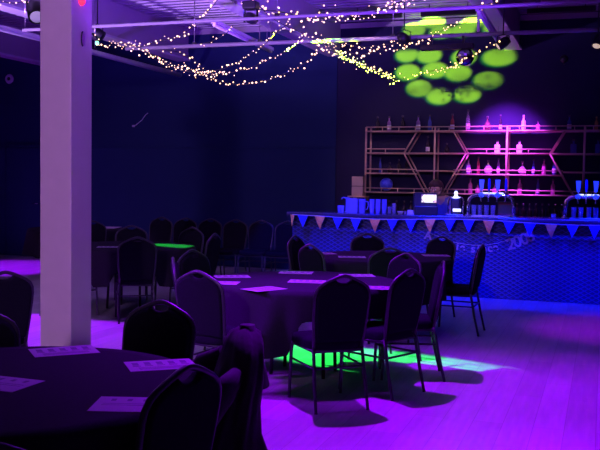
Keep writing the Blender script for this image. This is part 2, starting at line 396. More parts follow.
for px0, px1, py, y, lab in ((350, 402, 16, 13.2, 'black bar hung near the ceiling left of the green dots'), (421, 476, 13, 13.2, 'black bar hung near the ceiling above the green dots'),
                             (527, 596, 10, 13.2, 'black bar hung near the ceiling at the far right'), ):
    a, b_ = atY(px0, py, y), atY(px1, py, y); c = (a+b_)/2
    t = thing('black_bar', lab, 'light bar', c)  # plain black boxes that fill the dark gaps below the deck
    MB().box((0, 0, 0), ((b_-a).length, .09, .075), bevel=.01).build('housing', M_['black_metal'], t)
    for k in (-.35, .35): MB().tube([((b_-a).length*k, 0, .03), ((b_-a).length*k, 0, ZD - c.z + .03)], .006, 6).build('hanger', M_['black_metal'], t)
a, b_ = atY(421, 43.5, 11.0), atY(474, 43, 11.0); c = (a+b_)/2; c.z = 3.25
t = thing('light_bar', 'black lighting bar clamped under the lower pipe above the mirror ball', 'light bar', c)
MB().box((0, 0, 0), ((b_-a).length, .10, .07), bevel=.01).build('housing', M_['black_metal'], t)
for k in (-.3, .3): MB().box(((b_-a).length*k, 0, .08), (.03, .05, .1)).build('clamp', M_['black_metal'], t)
mbp = atY(465, 57, 11.0)
t = thing('mirror_ball', 'black mirror ball with glints hanging in front of the green dots', 'mirror ball', mbp)
b = MB(); q = bmesh.ops.create_uvsphere(b.bm, u_segments=18, v_segments=12, radius=.112); b.build('ball', M_['mirror'], t)
MB().tube([(0, 0, .11), (0, 0, 3.22-mbp.z)], .006, 6).build('cord', M_['black_metal'], t)

def head_fixture(loc, label, s=1.0, lens='lens', aim=(0, -1, -.3), top=None):
    t = thing('stage_light', label, 'stage light', loc)
    a = Vector(aim).normalized(); R = a.to_track_quat('Z', 'Y').to_matrix()
    b = MB().lathe([(.0, -.11), (.06, -.10), (.075, -.03), (.075, .09), (.066, .10), (.064, .085), (0, .085)], n=20)
    bmesh.ops.scale(b.bm, vec=(s, s, s), verts=b.bm.verts); bmesh.ops.rotate(b.bm, cent=(0, 0, 0), matrix=R, verts=b.bm.verts)
    b.build('body', M_['black_metal'], t)
    b = MB().lathe([(0, .089), (.058, .089), (.055, .096), (0, .1)], n=20)
    bmesh.ops.scale(b.bm, vec=(s, s, s), verts=b.bm.verts); bmesh.ops.rotate(b.bm, cent=(0, 0, 0), matrix=R, verts=b.bm.verts)
    b.build('lens', M_[lens], t)
    y = MB().tube([(-.09*s, 0, 0), (-.09*s, 0, .10*s), (0, 0, .13*s), (.09*s, 0, .10*s), (.09*s, 0, 0)], .008*s, 6)
    y.build('yoke', M_['black_metal'], t)
    zt = top if top else ZD+.03
    MB().tube([(0, 0, .13*s), (0, 0, zt - loc[2])], .008, 6).build('hanger', M_['black_metal'], t)
    return t
# moving head hung in the middle (throws the dots)
t = thing('moving_head', 'black moving head light hanging beside the string lights at top centre', 'stage light', (-3.80, 9.13, 3.40))
MB().box((0, 0, .10), (.16, .15, .09), bevel=.015).build('base', M_['black_metal'], t)
MB().tube([(-.077, 0, -.08), (-.077, 0, .05), (-.05, 0, .065), (.05, 0, .065), (.077, 0, .05), (.077, 0, -.08)], .014, 8).build('yoke', M_['black_metal'], t)
b = MB().lathe([(0, -.09), (.05, -.085), (.062, -.02), (.06, .07), (.05, .08), (0, .078)], n=18)
bmesh.ops.rotate(b.bm, cent=(0, 0, 0), matrix=Matrix.Rotation(-PI/2, 3, 'X'), verts=b.bm.verts); bmesh.ops.translate(b.bm, vec=(0, 0, -.04), verts=b.bm.verts)
b.build('head', M_['black_plastic'], t)
MB().tube([(0, 0, .14), (0, 0, ZD+.03-3.40)], .012, 8).build('hanger', M_['black_metal'], t)
head_fixture(tuple(atY(36, 11, 6.4)), 'black stage light with a bright lens at top left beside the pillar', 1.0, 'lens', (.5, -.55, -.7))
head_fixture(tuple(atY(97.5, 33, 11.2)), 'black stage light behind the pillar above the green glow', 1.0, 'black_plastic', (.6, .2, -.4))
o = tag(MB().ball((0, 0, 0), .03).build('green_lamp', M_['led_green']), 'small green glowing lamp just right of the pillar among the string lights', 'light'); o.location = atY(97, 43, 11.15)
head_fixture(tuple(atY(404, 39, 10.9)), 'small stage light on the lower pipe at the left of the green dots', .9, 'black_plastic', (.2, .9, -.3))
head_fixture(tuple(atY(503, 43, 10.9)), 'small warm-lit stage light at the lower end of the right tube light', .8, 'warm_lens', (-.8, -.3, -.6))
head_fixture(tuple(atY(598, 41, 10.9)), 'small stage light at the right edge under the lower pipe', .8, 'warm_lens', (-.2, -.5, -.9))

# string lights: strands as pixel-free polylines of points (photo position -> depth plane)
def strand(pts, n, label, jit=.03, group=None, sag=None):
    P3 = [atY(x, y, d) for x, y, d in pts]
    # Catmull-Rom through the points
    def cr(p0, p1, p2, p3, t):
        return .5*((2*p1) + (p2-p0)*t + (2*p0-5*p1+4*p2-p3)*t*t + (3*p1-p0-3*p2+p3)*t**3)
    path = []
    for i in range(len(P3)-1):
        for k in range(8):
            path.append(cr(P3[max(i-1, 0)], P3[i], P3[i+1], P3[min(i+2, len(P3)-1)], k/8))
    path.append(P3[-1])
    t = thing('fairy_light_string', label, 'string lights', path[0], 0, 'fairy light strings')
    o0 = path[0]
    MB().tube([p-o0 for p in path], .004, 5).build('cable', M_['wire'], t)
    ls = [0]
    for p, q_ in zip(path, path[1:]): ls.append(ls[-1] + (q_-p).length)
    for i in range(min(n, 100)):
        s_ = (i + .5 + random.uniform(-.42, .42))/n*ls[-1]
        j = max(k for k in range(len(ls)) if ls[k] <= s_); j = min(j, len(path)-2)
        f_ = (s_-ls[j])/max(1e-6, ls[j+1]-ls[j]); p = path[j].lerp(path[j+1], f_) - o0
        p += Vector((random.gauss(0, jit*.5), random.gauss(0, jit*.5), random.gauss(0, jit)))
        bo = bpy.data.objects.new('bulb', BULB[random.choice((0, 0, 1, 1, 2))]); COL.objects.link(bo); bo.parent = t; bo.location = p
BULB = []
for r_ in (.006, .009, .012):
    b = MB(); bmesh.ops.create_icosphere(b.bm, subdivisions=2, radius=r_)
    me = bpy.data.meshes.new('bulb'); b.bm.to_mesh(me); b.bm.free(); me.materials.append(M_['bulb']); BULB.append(me)
strand([(93,37,11), (101,44,11), (122,46,11), (142,51,11), (160,62,11), (185,71,11), (208,74,11)], 58, 'string lights starting at the green lamp and dipping along the left bundle', .035)
strand([(112,42,10.6), (135,46,10.6), (150,54,10.6), (172,66,10.6), (200,72,10.6), (225,74,10.6)], 52, 'string lights running close above the thick pipe in the left bundle', .035)
strand([(130,50,10.8), (152,43,10.6), (168,39,10.4), (182,35,10.2), (197,22,9.8), (207,12,9.4), (216,2,9.1), (219,-3,9)], 34, 'string lights climbing from the left bundle up to the ceiling', .02)
strand([(160,49,11), (178,52,11), (192,58,11), (205,70,10.8), (222,69,10.6), (238,62,10.4), (250,54,10.2), (264,45,10), (278,31,9.7), (290,23,9.4)], 44, 'string lights rising from the left bundle past the left tube light', .018)
strand([(205,74,10.6), (228,73,10.6), (246,69,10.5), (262,63,10.4), (276,56,10.3), (287,51,10.2), (296,44,10), (306,34,9.7)], 36, 'string lights looping lower, ending below the middle beam', .018)
strand([(190,69,10.6), (204,76,10.6), (222,82,10.5), (242,84.5,10.4), (262,82,10.4), (282,75,10.3), (300,66,10.2), (314,55,10.1), (320,44,10)], 46, 'lowest looping string lights in front of the dark wall', .018)
strand([(200,44,10.8), (209,42,10.6), (219,38,10.4), (228,32,10.2), (233,25,10)], 9, 'short sparse string lights left of the left tube light', .02)
strand([(256,1,9.2), (262,9,9.3), (272,18,9.5), (286,26,9.8), (302,33,10), (318,42,10.2), (332,51,10.5), (348,59,11), (366,68,11.6), (384,74,12.2), (398,79,12.8)], 92, 'thick string lights falling diagonally from the moving head to the green dots', .045)
strand([(320,38,10.2), (330,47,10.4), (345,58,11), (362,65,11.6), (380,72,12.2), (396,76,12.8)], 46, 'second string lights twisted along the lower diagonal', .03)
strand([(240,2,9.2), (252,4,9.2), (262,10,9.2), (276,11,9.2), (290,14,9.1), (308,18,9.1), (325,14,9.0), (342,15,9.0), (356,17,9.0), (372,13,9.0), (384,9,8.9), (396,3,8.8), (410,-1,8.7)], 64, 'string lights wound loosely along the upper pipe', .035)
strand([(305,20,9.2), (320,18,9.2), (333,22,9.2), (350,17,9.1), (366,17,9.1), (380,9,9.0), (394,5,8.9), (404,1,8.8), (418,1,8.7), (424,-2,8.7)], 40, 'string lights hanging just under the upper pipe to the right', .025)
strand([(318,40,10.4), (332,43,10.5), (346,44,10.5), (360,47,10.6), (375,46,10.7), (390,44,10.8), (404,44,10.8), (418,45,10.8), (432,36,10.7), (446,29,10.6), (458,25,10.5), (468,22,10.4)], 62, 'string lights strung just below the lower pipe towards the green dots', .03)
strand([(345,50,10.5), (355,54,10.6), (368,54,10.6), (378,50,10.7), (392,50,10.7), (404,45,10.8)], 22, 'short string lights under the yellow-lit stretch of the lower pipe', .025)
strand([(398,79,12.8), (412,78,12.7), (426,72,12.4), (440,70,12.0), (452,66,11.6), (464,60,10.6), (478,54,10.7), (490,46,10.8), (498,42,10.8), (504,37,10.8)], 48, 'string lights crossing the green dots up to the right tube light', .022)
strand([(-8,4,8.5), (4,2,8.6), (14,3,8.7), (24,2,8.8), (36,4,9.0), (48,2,9.1)], 12, 'string lights in the top left corner left of the pillar', .015)
strand([(476,12,10), (482,8,9.8), (488,4,9.6), (494,3,9.5), (500,1,9.3), (504,-2,9.2)], 10, 'short string lights at the top end of the right tube light', .03)

# ------------------------------------------------------------------ chairs
def back_y(z): return -.185 - (z-.45)*.17
HALF = [(.176, .42), (.182, .50), (.191, .60), (.197, .70), (.199, .77), (.194, .808), (.178, .838), (.147, .862), (.10, .885), (.05, .907), (.016, .917)]
def make_chair(label, group):
    t = thing('banquet_chair', label, 'chair', (0, 0, 0), 0, group)
    path = [(-x, z) for x, z in HALF] + [(0, .919)] + [(x, z) for x, z in HALF[::-1]]
    MB().tube([(x, back_y(z), z) for x, z in path], .0125, 8).build('back_frame', M_['chair_metal'], t)
    half = [(x-.006, z-.004) for x, z in HALF[:9]] + [(.062, .894), (.048, .882), (.03, .874), (.01, .871)]
    half[0] = (.165, .46)
    out = [(x, z) for x, z in half] + [(-x, z) for x, z in half[::-1]]
    cx, cz = 0, .67
    def ring(k, dy): return [(cx+(x-cx)*k, back_y(cz+(z-cz)*k) + dy, cz+(z-cz)*k) for x, z in out]
    MB().loft([ring(.90, -.024), ring(.97, -.019), ring(1, -.007), ring(1, .010), ring(.97, .026), ring(.90, .034)]).build('backrest', M_['fabric'], t)
    def sring(k, z):
        p = []
        for i in range(28):
            a = 2*PI*i/28; c, s = math.cos(a), math.sin(a)
            r = (abs(c)**5 + abs(s)**5)**(-1/5)
            wx = .205 + .018*s*r
            p.append((c*r*wx*k, .005 + s*r*.21*k, z))
        return p
    MB().loft([sring(.93, .405), sring(.98, .412), sring(1, .43), sring(.99, .462), sring(.93, .478), sring(.7, .486)]).build('seat', M_['fabric'], t)
    MB().tube([(.19, .19, .402), (-.19, .19, .402), (-.178, -.185, .402), (.178, -.185, .402)], .012, 8, closed=True).build('seat_frame', M_['chair_metal'], t)
    for s in (-1, 1):
        MB().tube([(s*.178, -.18, .425), (s*.181, -.195, .36), (s*.186, -.225, .2), (s*.19, -.27, .012), (s*.19, -.272, 0)], [.0125, .0125, .012, .011, .013], 8).build('leg', M_['chair_metal'], t)
        MB().tube([(s*.186, .165, .405), (s*.193, .19, .385), (s*.196, .197, .34), (s*.20, .215, .012), (s*.20, .216, 0)], [.0125, .0125, .0125, .011, .013], 8).build('leg', M_['chair_metal'], t)
        MB().tube([(s*.184, -.208, .29), (s*.197, .199, .29)], .008, 6).build('stretcher', M_['chair_metal'], t)
    MB().tube([(-.184, -.208, .29), (.184, -.208, .29)], .008, 6).build('stretcher', M_['chair_metal'], t)
    return t
TABLES = {'near': (-2.16, 2.80), 'mid': (-2.25, 6.60), 'far': (-2.25, 9.10), 'left': (-5.30, 9.10), 'back': (-7.75, 11.7)}
CH = []; SEATS = []
def chair(bx, by, look, label, group, turn=0.):
    """bx, by: floor point under the top of the backrest; look: point it faces"""
    dx, dy = look[0]-bx, look[1]-by; L_ = math.hypot(dx, dy)
    if look in TABLES.values():
        m_ = .86 if look == TABLES['near'] else .93
        if L_ < m_: bx, by = look[0]-dx/L_*m_, look[1]-dy/L_*m_
        if L_ < 1.23: SEATS.append((look, math.atan2(by-look[1], bx-look[0])))
    rz = math.atan2(-dx, dy) + math.radians(turn)
    fx, fy = -math.sin(rz), math.cos(rz)
    loc = (bx + fx*.262, by + fy*.262, 0)
    if not CH:
        c = make_chair(label, group); c.location = loc; c.rotation_euler = (0, 0, rz); CH.append(c); return c
    c = dup(CH[0], loc, rz, label, group); CH.append(c); return c
T = TABLES
g = 'chairs round the middle table'
chair(-1.62, 5.56, T['mid'], 'dark banquet chair with its back squarely to the viewer at the middle table', g, 9)
chair(-1.30, 6.16, T['mid'], 'dark banquet chair at the front right of the middle table, legs over the green light', g)
chair(-1.19, 6.90, T['mid'], 'dark banquet chair mostly hidden behind the front right one at the middle table', g)
chair(-2.605, 5.365, T['mid'], 'dark banquet chair with violet rim at the front left of the middle table', g, 4)
chair(-3.21, 6.17, T['mid'], 'banquet chair seen edge on as a thin violet sliver left of the middle table', g, 3)
chair(-3.42, 6.93, T['mid'], 'dark banquet chair at the far left of the middle table', g)
chair(-1.62, 7.52, T['mid'], 'dark banquet chair pushed in on the far side of the middle table', g)
g = 'chairs round the table by the bar'
chair(-2.72, 8.12, T['far'], 'dark banquet chair, back to the viewer, front left of the table by the bar', g, -8)
chair(-1.90, 8.08, T['far'], 'broad dark banquet chair with handle slot at front of the table by the bar', g)
chair(-3.28, 9.25, T['far'], 'dark banquet chair at the left end of the table by the bar', g)
chair(-2.66, 10.10, T['far'], 'dark banquet chair on the far side of the table under a gold pennant, left one', g)
chair(-1.76, 10.10, T['far'], 'dark banquet chair on the far side of the table by the bar, right one', g)
chair(-1.16, 9.06, T['far'], 'dark banquet chair at the right end of the table by the bar', g)
g = 'chairs round the left table'
chair(-4.66, 8.14, T['left'], 'dark banquet chair with its back to the viewer at the left table beside the pillar', g)
chair(-4.22, 9.14, T['left'], 'dark banquet chair with green light on its top right of the left table', g)
chair(-5.70, 8.08, T['left'], 'dark banquet chair half hidden by the pillar at the left table', g)
chair(-5.02, 10.18, T['left'], 'dark banquet chair on the far side of the left table, right one', g)
chair(-5.86, 10.08, T['left'], 'dark banquet chair on the far side of the left table, left one', g)
g = 'chairs round the near table'
chair(-2.12, 3.95, T['near'], 'black banquet chair beyond the near table, between two menus', g)
chair(-2.80, 3.36, T['near'], 'black banquet chair cut by the left edge beyond the near table', g)
chair(-1.30, 2.61, T['near'], 'large black banquet chair at the front right of the near table', g)
chair(-1.40, 3.27, T['near'], 'banquet chair under the draped coat at the near table', g)
chair(-1.36, 1.66, T['near'], 'black banquet chair at the bottom left corner with only its top in view', g)
chair(-3.70, 4.74, (-5.2, 5.6), 'dark banquet chair with lit handle slot at the left edge before the pillar', 'chairs round the left table')
g = 'chairs lined along the back wall'
ORD = ['leftmost', 'second from left', 'third from left', 'third from right', 'second from right', 'rightmost']
for i in range(6):
    x = -6.74 + .435*i
    chair(x, 12.55, (x, 8), 'dark banquet chair in the row before the back wall, ' + ORD[i], g)
chair(-6.95, 10.85, T['back'], 'dark banquet chair in front of the back table behind the left table', 'chairs round the back table')

# ------------------------------------------------------------------ tables and cloths
def table(key, label, clabel, drop=.45, r=.765, seed=0):
    x, y = T[key]; t = thing('round_table', label, 'table', (x, y, 0), 0, 'round tables')
    MB().lathe([(0, .715), (r-.03, .715), (r-.015, .722), (r-.015, .74), (r-.03, .745), (0, .745)], n=48).build('tabletop', M_['table_wood'], t)
    for s in (-1, 1):
        for q in (-1, 1):
            MB().tube([(s*.20, q*.14, .715), (s*.21, q*.15, .3), (s*.22, q*.16, 0)], .015, 8).build('leg', M_['black_metal'], t)
    rnd = random.Random(seed); n = 144; b = MB(); rings = []
    ph = [rnd.uniform(0, 2*PI) for _ in range(4)]
    top = [.0, .25, .5, .7, .76]
    for k in top[1:]: rings.append([(k/.76*(r-.012)*math.cos(2*PI*i/n), k/.76*(r-.012)*math.sin(2*PI*i/n), .7475) for i in range(n)])
    for k in range(1, 9):
        f = k/8; ring = []
        for i in range(n):
            a = 2*PI*i/n
            wv = .55*math.sin(15*a+ph[0]+.6*math.sin(3*a)) + .45*math.sin(23*a+ph[1]) + .35*math.sin(7*a+ph[2])
            lift = max([0] + [math.exp(-(((a-q+PI) % (2*PI) - PI)/.32)**10) for l_, q in SEATS if l_ == T[key]])
            rr = r + .004 + (.048*(1-lift)*wv + .004*lift)*f**.8 + .045*f**1.2*(1-lift)
            dr_ = drop*(1-lift) + .205*lift
            zz = .742 - dr_*f - (.02*f*math.cos(4*a+ph[3]))*(1-lift)
            if k == 1: rr = r + .004 + .004*wv; zz = .735 - .02
            ring.append((rr*math.cos(a), rr*math.sin(a), zz))
        rings.append(ring)
    R = [[b.bm.verts.new(p) for p in ring] for ring in rings]
    c = b.bm.verts.new((0, 0, .7475))
    for i in range(n):
        b.bm.faces.new((c, R[0][i], R[0][(i+1) % n])).smooth = True
        for A, B in zip(R, R[1:]): b.bm.faces.new((A[i], B[i], B[(i+1) % n], A[(i+1) % n])).smooth = True
    o = b.build('tablecloth', M_['cloth']); o.location = (x, y, 0)
    tag(o, clabel, 'tablecloth', 'round dark tablecloths')
table('near', 'round table in the left foreground under black cloth', 'black cloth over the large round table in the foreground', r=.75, seed=1)
table('mid', 'round table in the middle of the hall under violet-lit cloth', 'dark violet-lit cloth with deep folds over the middle table', .45, seed=2)
table('far', 'round table right in front of the bar', 'violet-lit cloth over the table in front of the bar', .40, seed=3)
table('left', 'round table right of the pillar with green light on it', 'dark cloth with a green light patch over the left table', .40, seed=4)
table('back', 'round table far back behind the left table', 'dark cloth on the far back table behind the pillar', .40, seed=5)

# menus lying on the cloths
def menu(px, py, rz, label, kind=0, w_=.29, h_=.20, dz=0.):
    p = atZ(px, py, .7485); b = MB()
    rnd = random.Random(int(px*7+py))
    b.box((0, 0, .0006), (w_, h_, .0012))
    if kind == 0:
        for i in range(5):
            x = -w_*.36 + i*w_*.18
            b.box((x, h_*.2, .0014), (w_*.09, h_*.26, .0006), mi=1); b.box((x, -h_*.02, .0014), (w_*.12, h_*.05, .0006), mi=1)
        for i in range(3): b.box((0, -h_*.18 - i*h_*.08, .0014), (w_*.7, h_*.025, .0006), mi=1)
    else:
        for i in range(4):
            x = -w_*.3 + i*w_*.2
            b.box((x, h_*.28, .0014), (w_*.06, h_*.14, .0006), mi=1)
        for i in range(2): b.box((0, h_*.02 - i*h_*.1, .0014), (w_*.8, h_*.02, .0006), mi=1)
    o = b.build('menu_card', [M_['paper'], M_['ink']]); o.location = (p.x, p.y, .7485); o.rotation_euler = (0, 0, rz)
    if kind == 1:
        pass
    return tag(o, label, 'menu', 'paper menus on the tables')
Y_ = YAW
menu(64, 351, Y_+.45, 'printed menu sheet at the far edge of the near table')
menu(161, 365, Y_+.35, 'printed menu sheet at the right of the near table by the coat')
menu(135, 404.5, Y_-.02, 'white menu with warm glow lying nearest the viewer beside the big chair', 1)
menu(-2, 383, Y_-.35, 'menu cut by the left edge on the near table', 1)
menu(232, 276.5, Y_+.2, 'menu at the far left edge of the middle table')
menu(220, 282.8, Y_-.1, 'menu at the left of the middle table next to the violet-rimmed chair', 1)
menu(264, 289, Y_+.75, 'menu turned cornerwise near the front of the middle table')
menu(307, 281.5, Y_-.12, 'bright menu at the centre of the middle table')
menu(296, 272.6, Y_-.1, 'menu on the far edge of the middle table')
menu(357, 275.5, Y_+.1, 'menu on the far right of the middle table behind the square chair back')
menu(383, 288, Y_-.1, 'menu at the right of the middle table beside the right chair')
menu(352, 257, Y_, 'pale menu at the left front of the table by the bar')
menu(436, 255.5, Y_+.05, 'pale menu at the right of the table by the bar')
menu(322, 253.5, Y_+.3, 'pale menu at the far left of the table by the bar')
menu(110, 247, Y_+.1, 'pale menu on the left table just right of the pillar')
menu(107, 227.5, Y_-.05, 'pale paper on the far back table beside the pillar', 1, .36, .5)

# coat over the chair at the near table
def coat():
    c0 = next(c for c in CH if 'under the draped coat' in c['label'])
    t = thing('coat', 'dark hooded coat draped over a chair at the right of the near table', 'coat', c0.location, c0.rotation_euler.z)
    rnd = random.Random(3); rings = []; n = 60
    lev = [(.10, .31, .16), (.25, .295, .145), (.42, .27, .12), (.55, .245, .085), (.68, .24, .07), (.78, .235, .062), (.86, .20, .055), (.92, .14, .05), (.955, .08, .042), (.975, .03, .02)]
    for z, hx, hy in lev:
        ring = []
        for i in range(n):
            a = 2*PI*i/n; c, s = math.cos(a), math.sin(a); r = (abs(c)**2.6 + abs(s)**2.6)**(-1/2.6)
            wv = 1 + (.05*math.sin(9*a+z*5) + .035*math.sin(17*a-z*9) + .03*math.sin(5*a+z*14))*(1.2 - .5*z)
            fx = .02*math.sin(z*13)
            zz = z + .015*math.sin(4*a+z*9)*(1 if z < .9 else .3)
            zz *= .968
            ring.append((c*r*hx*wv + fx, back_y(max(z, .42)) - .02 - (.55-min(z, .55))*.12 + s*r*hy*1.45*wv, zz))
        rings.append(ring)
    MB().loft(rings).build('coat_body', M_['coat'], t)
    for s in (-1, 1):
        pts = [(s*.21, -.23, .80), (s*.27, -.16, .74), (s*.29, -.08, .62), (s*.285, -.04, .48), (s*.28, -.03, .36)]
        MB().tube(pts, [.03, .055, .05, .046, .04], 14).build('sleeve', M_['coat'], t)
    h = [[(.13*k*math.cos(2*PI*i/20)*w, -.29 - .05*k + .05*math.sin(2*PI*i/20)*w, .93 - .2*k + .03*math.sin(4*PI*i/20)) for i in range(20)] for k, w in ((0.02, .25), (.15, .6), (.4, .95), (.8, 1), (1.1, .8), (1.25, .4))]
    h = [[((.03 + .11*min(1, k*1.6))*math.cos(2*PI*i/20), -.30 - .03*k + (.03+.03*k)*math.sin(2*PI*i/20), .955 - .24*k) for i in range(20)] for k in (0, .2, .45, .75, 1)]
    MB().loft(h).build('hood', M_['coat'], t)
coat()

# ------------------------------------------------------------------ bar
YBF = 11.85
BX0, BX1 = -4.27, 3.4
t = thing('bar_counter', 'long bar counter with a blue-lit scale patterned front', 'bar', (0, YBF, 0))
MB().box(((BX0+BX1)/2, .02, .525), (BX1-BX0-.06, .04, 1.04)).build('front_panel', M_['bar_front'], t)
MB().box(((BX0+BX1)/2, .32, .53), (BX1-BX0-.08, .55, 1.02)).build('carcass', M_['bar_dark'], t)
MB().box(((BX0+BX1)/2, .22, 1.075), (BX1-BX0, .80, .05), bevel=.008).build('worktop', M_['bar_top'], t)
ZC = 1.10
# bunting under the edge of the worktop
YP = YBF - .215
def bunting():
    xs = [(292.5, 1), (303, 0), (320, 1), (338, 0), (356, 0), (375, 1), (392.5, 0), (411, 0), (430, 1), (450, 0), (469, 0), (489, 1), (509.5, 0), (530, 0), (551.5, 1), (573, 0), (595, 0), (617, 1), (639, 0), (661, 0)]
    t = thing('bunting', 'string of blue and gold triangular pennants along the bar edge', 'bunting', (0, YP, 0))
    pos = [(atY(px, 216, YP).x, k) for px, k in xs]
    def sag(x): return ZC - .035 - .03*math.sin(PI*(min(max(x, -4.3), 1) + 4.3)/2.6)**2
    MB().tube([(x, 0, sag(x)) for x in [pos[0][0] + i*(pos[-1][0]-pos[0][0])/60 for i in range(61)]], .006, 6).build('cord', M_['white_metal'], t)
    for i, (x, k) in enumerate(pos):
        w_ = .078 if i else .03; h = .175 + .01*((i*7) % 3 - 1); z = sag(x)
        b = MB(); n = 6
        rings = []
        for dy in (-.0015, .0015):
            rings.append([(x-w_, dy - .002, z), (x+w_, dy - .002, z), (x+w_*.5, dy - .012, z-h*.5), (x + .006*((i % 3)-1), dy - .004, z-h), (x-w_*.5, dy - .012, z-h*.5)])
        o = b.loft(rings, smooth=False).build('pennant', M_['pen_gold'] if k else M_['pen_blue'], t)
        o['label'] = 'gold glitter pennant' if k else 'blue pennant'
bunting()
# letter banner hanging on the bar front
def banner():
    y = YBF - .012
    t = thing('letter_banner', 'drooping string of pale letters on the bar front ending in 2008', 'banner', (0, y, 0))
    items = [('A', 428, 236, .12, -.1), ('b', 452, 245.5, .12, -.15), ('i', 457.5, 246.5, .12, -.1), ('e', 462.5, 247.5, .12, -.05), ('s', 473, 249, .12, 0), ('i', 478.3, 249, .12, .0), ('n', 484, 249, .12, .03), ('c', 490, 248.2, .12, .05), ('e', 495.5, 247.5, .12, .1),
             ('2', 511, 244.5, .17, .25), ('0', 517.5, 242, .17, .3), ('0', 524.5, 239.4, .17, .35), ('8', 530.5, 236.5, .17, .35)]
    pts = []
    for ch, px, py, s, rz in items:
        p = atY(px, py, y)
        cu = bpy.data.curves.new('letter', 'FONT'); cu.body = ch; cu.size = s*1.25; cu.align_x = 'CENTER'; cu.align_y = 'CENTER'; cu.extrude = .002; cu.offset = .004
        to = bpy.data.objects.new('tmp_text', cu); COL.objects.link(to)
        dg = bpy.context.evaluated_depsgraph_get(); me = bpy.data.meshes.new_from_object(to.evaluated_get(dg))
        bpy.data.objects.remove(to); bpy.data.curves.remove(cu); me.materials.clear(); me.materials.append(M_['letter'])
        o = bpy.data.objects.new('letter', me); COL.objects.link(o); o.parent = t; o.location = (p.x, 0, p.z); o.rotation_euler = (PI/2, -rz, 0)
        pts.append(Vector((p.x, .004, p.z + s*.42)))
    MB().tube(pts, .003, 5).build('cord', M_['white_metal'], t)
banner()

# ------------------------------------------------------------------ shelf unit behind the bar
YS = 14.0
def shelving():
    t = thing('bottle_shelf', 'brass tube shelving with hexagon pattern on the wall behind the bar', 'shelf', (0, YS, 0))
    zt, z2, z3, zb = 2.37, 2.015, 1.685, 1.375; R = .07
    x0 = -3.71; cols = [-2.575, -1.445, -.30, .85]; x1 = 2.0
    yf, yb = -.11, .20
    def bar(p, q_, r=.011, name='rail', both=False):
        MB().tube([p, q_], r, 6).build(name, M_['brass'], t)
    def rail(a, b_, z, posts=True):
        bar((a, yf, z), (b_, yf, z), .014); bar((a, yf, z+R), (b_, yf, z+R), .010); bar((a, yb, z), (b_, yb, z), .012)
        MB().box(((a+b_)/2, (yf+yb)/2, z+.005), (b_-a, yb-yf-.02, .012)).build('shelf_board', M_['shelf_board'], t)
        if posts:
            n = max(1, int((b_-a)/.27))
            for i in range(1, n): bar((a+(b_-a)*i/n, yf, z), (a+(b_-a)*i/n, yf, z+R), .007, 'post')
    def single(a, b_, z):
        bar((a, yf, z), (b_, yf, z), .014); bar((a, yb, z), (b_, yb, z), .012)
        MB().box(((a+b_)/2, (yf+yb)/2, z+.005), (b_-a, yb-yf-.02, .012)).build('shelf_board', M_['shelf_board'], t)
    rail(x0, x1, zt); rail(x0, x1, zb)
    for x in [x0] + cols + [x1]:
        for y in (yf, yb): bar((x, y, zb), (x, y, zt+R), .016, 'upright')
    hexes = [cols[0], cols[2]]
    prev = x0
    for hx in hexes:
        vs_ = [(hx-.29, zt), (hx-.50, z2), (hx-.14, zb), (hx+.14, zb), (hx+.50, z2), (hx+.29, zt)]
        for y in (yf, yb):
            for a, b_ in ((0, 1), (1, 2), (3, 4), (4, 5)): bar((vs_[a][0], y, vs_[a][1]), (vs_[b_][0], y, vs_[b_][1]), .013, 'diagonal')
        rail(prev, hx-.50+.02, z2); rail(prev, hx-.31, z3)
        single(hx-.48, hx+.48, z2); single(hx-.30, hx+.30, z3+.05)
        prev = None
        nxt = hx+.50
        end = hexes[1]-.50 if hx == hexes[0] else x1
        rail(nxt, end, z2); rail(hx+.31, end + (.2 if hx == hexes[0] else 0), z3)
        if hx == hexes[0]: prev = end
        if hx == hexes[0]:
            pass
    for x in (x0+.3, cols[1], cols[3]):
        for z in (zt, zb): MB().tube([(x, yb, z), (x, YW - YS, z)], .01, 6).build('bracket', M_['brass'], t)
    return zt, z2, z3, zb
ZT, Z2, Z3, ZB = shelving()

# ------------------------------------------------------------------ bottles
PROF = {
 'spirit': [(.0, 0), (.036, .0), (.038, .006), (.038, .15), (.034, .172), (.016, .198), (.0135, .21), (.0135, .25), (.0145, .252), (.0145, .258), (0, .258)],
 'wine':   [(.0, 0), (.035, .0), (.037, .006), (.037, .17), (.030, .20), (.016, .225), (.0135, .24), (.0135, .285), (.015, .287), (.015, .295), (0, .295)],
 'slim':   [(.0, 0), (.028, .0), (.030, .006), (.029, .18), (.020, .22), (.012, .25), (.012, .29), (.013, .292), (.013, .298), (0, .298)],
 'squat':  [(.0, 0), (.046, .0), (.052, .008), (.055, .05), (.050, .095), (.030, .125), (.014, .14), (.013, .175), (.015, .177), (.015, .183), (0, .183)],
 'round':  [(.0, 0), (.030, .0), (.045, .02), (.055, .055), (.050, .09), (.030, .12), (.014, .138), (.013, .18), (.015, .182), (.015, .19), (0, .19)],
 'square': [(.0, 0), (.034, .0), (.036, .006), (.036, .13), (.032, .145), (.016, .15), (.0135, .155), (.0135, .19), (.015, .192), (.015, .198), (0, .198)],
}
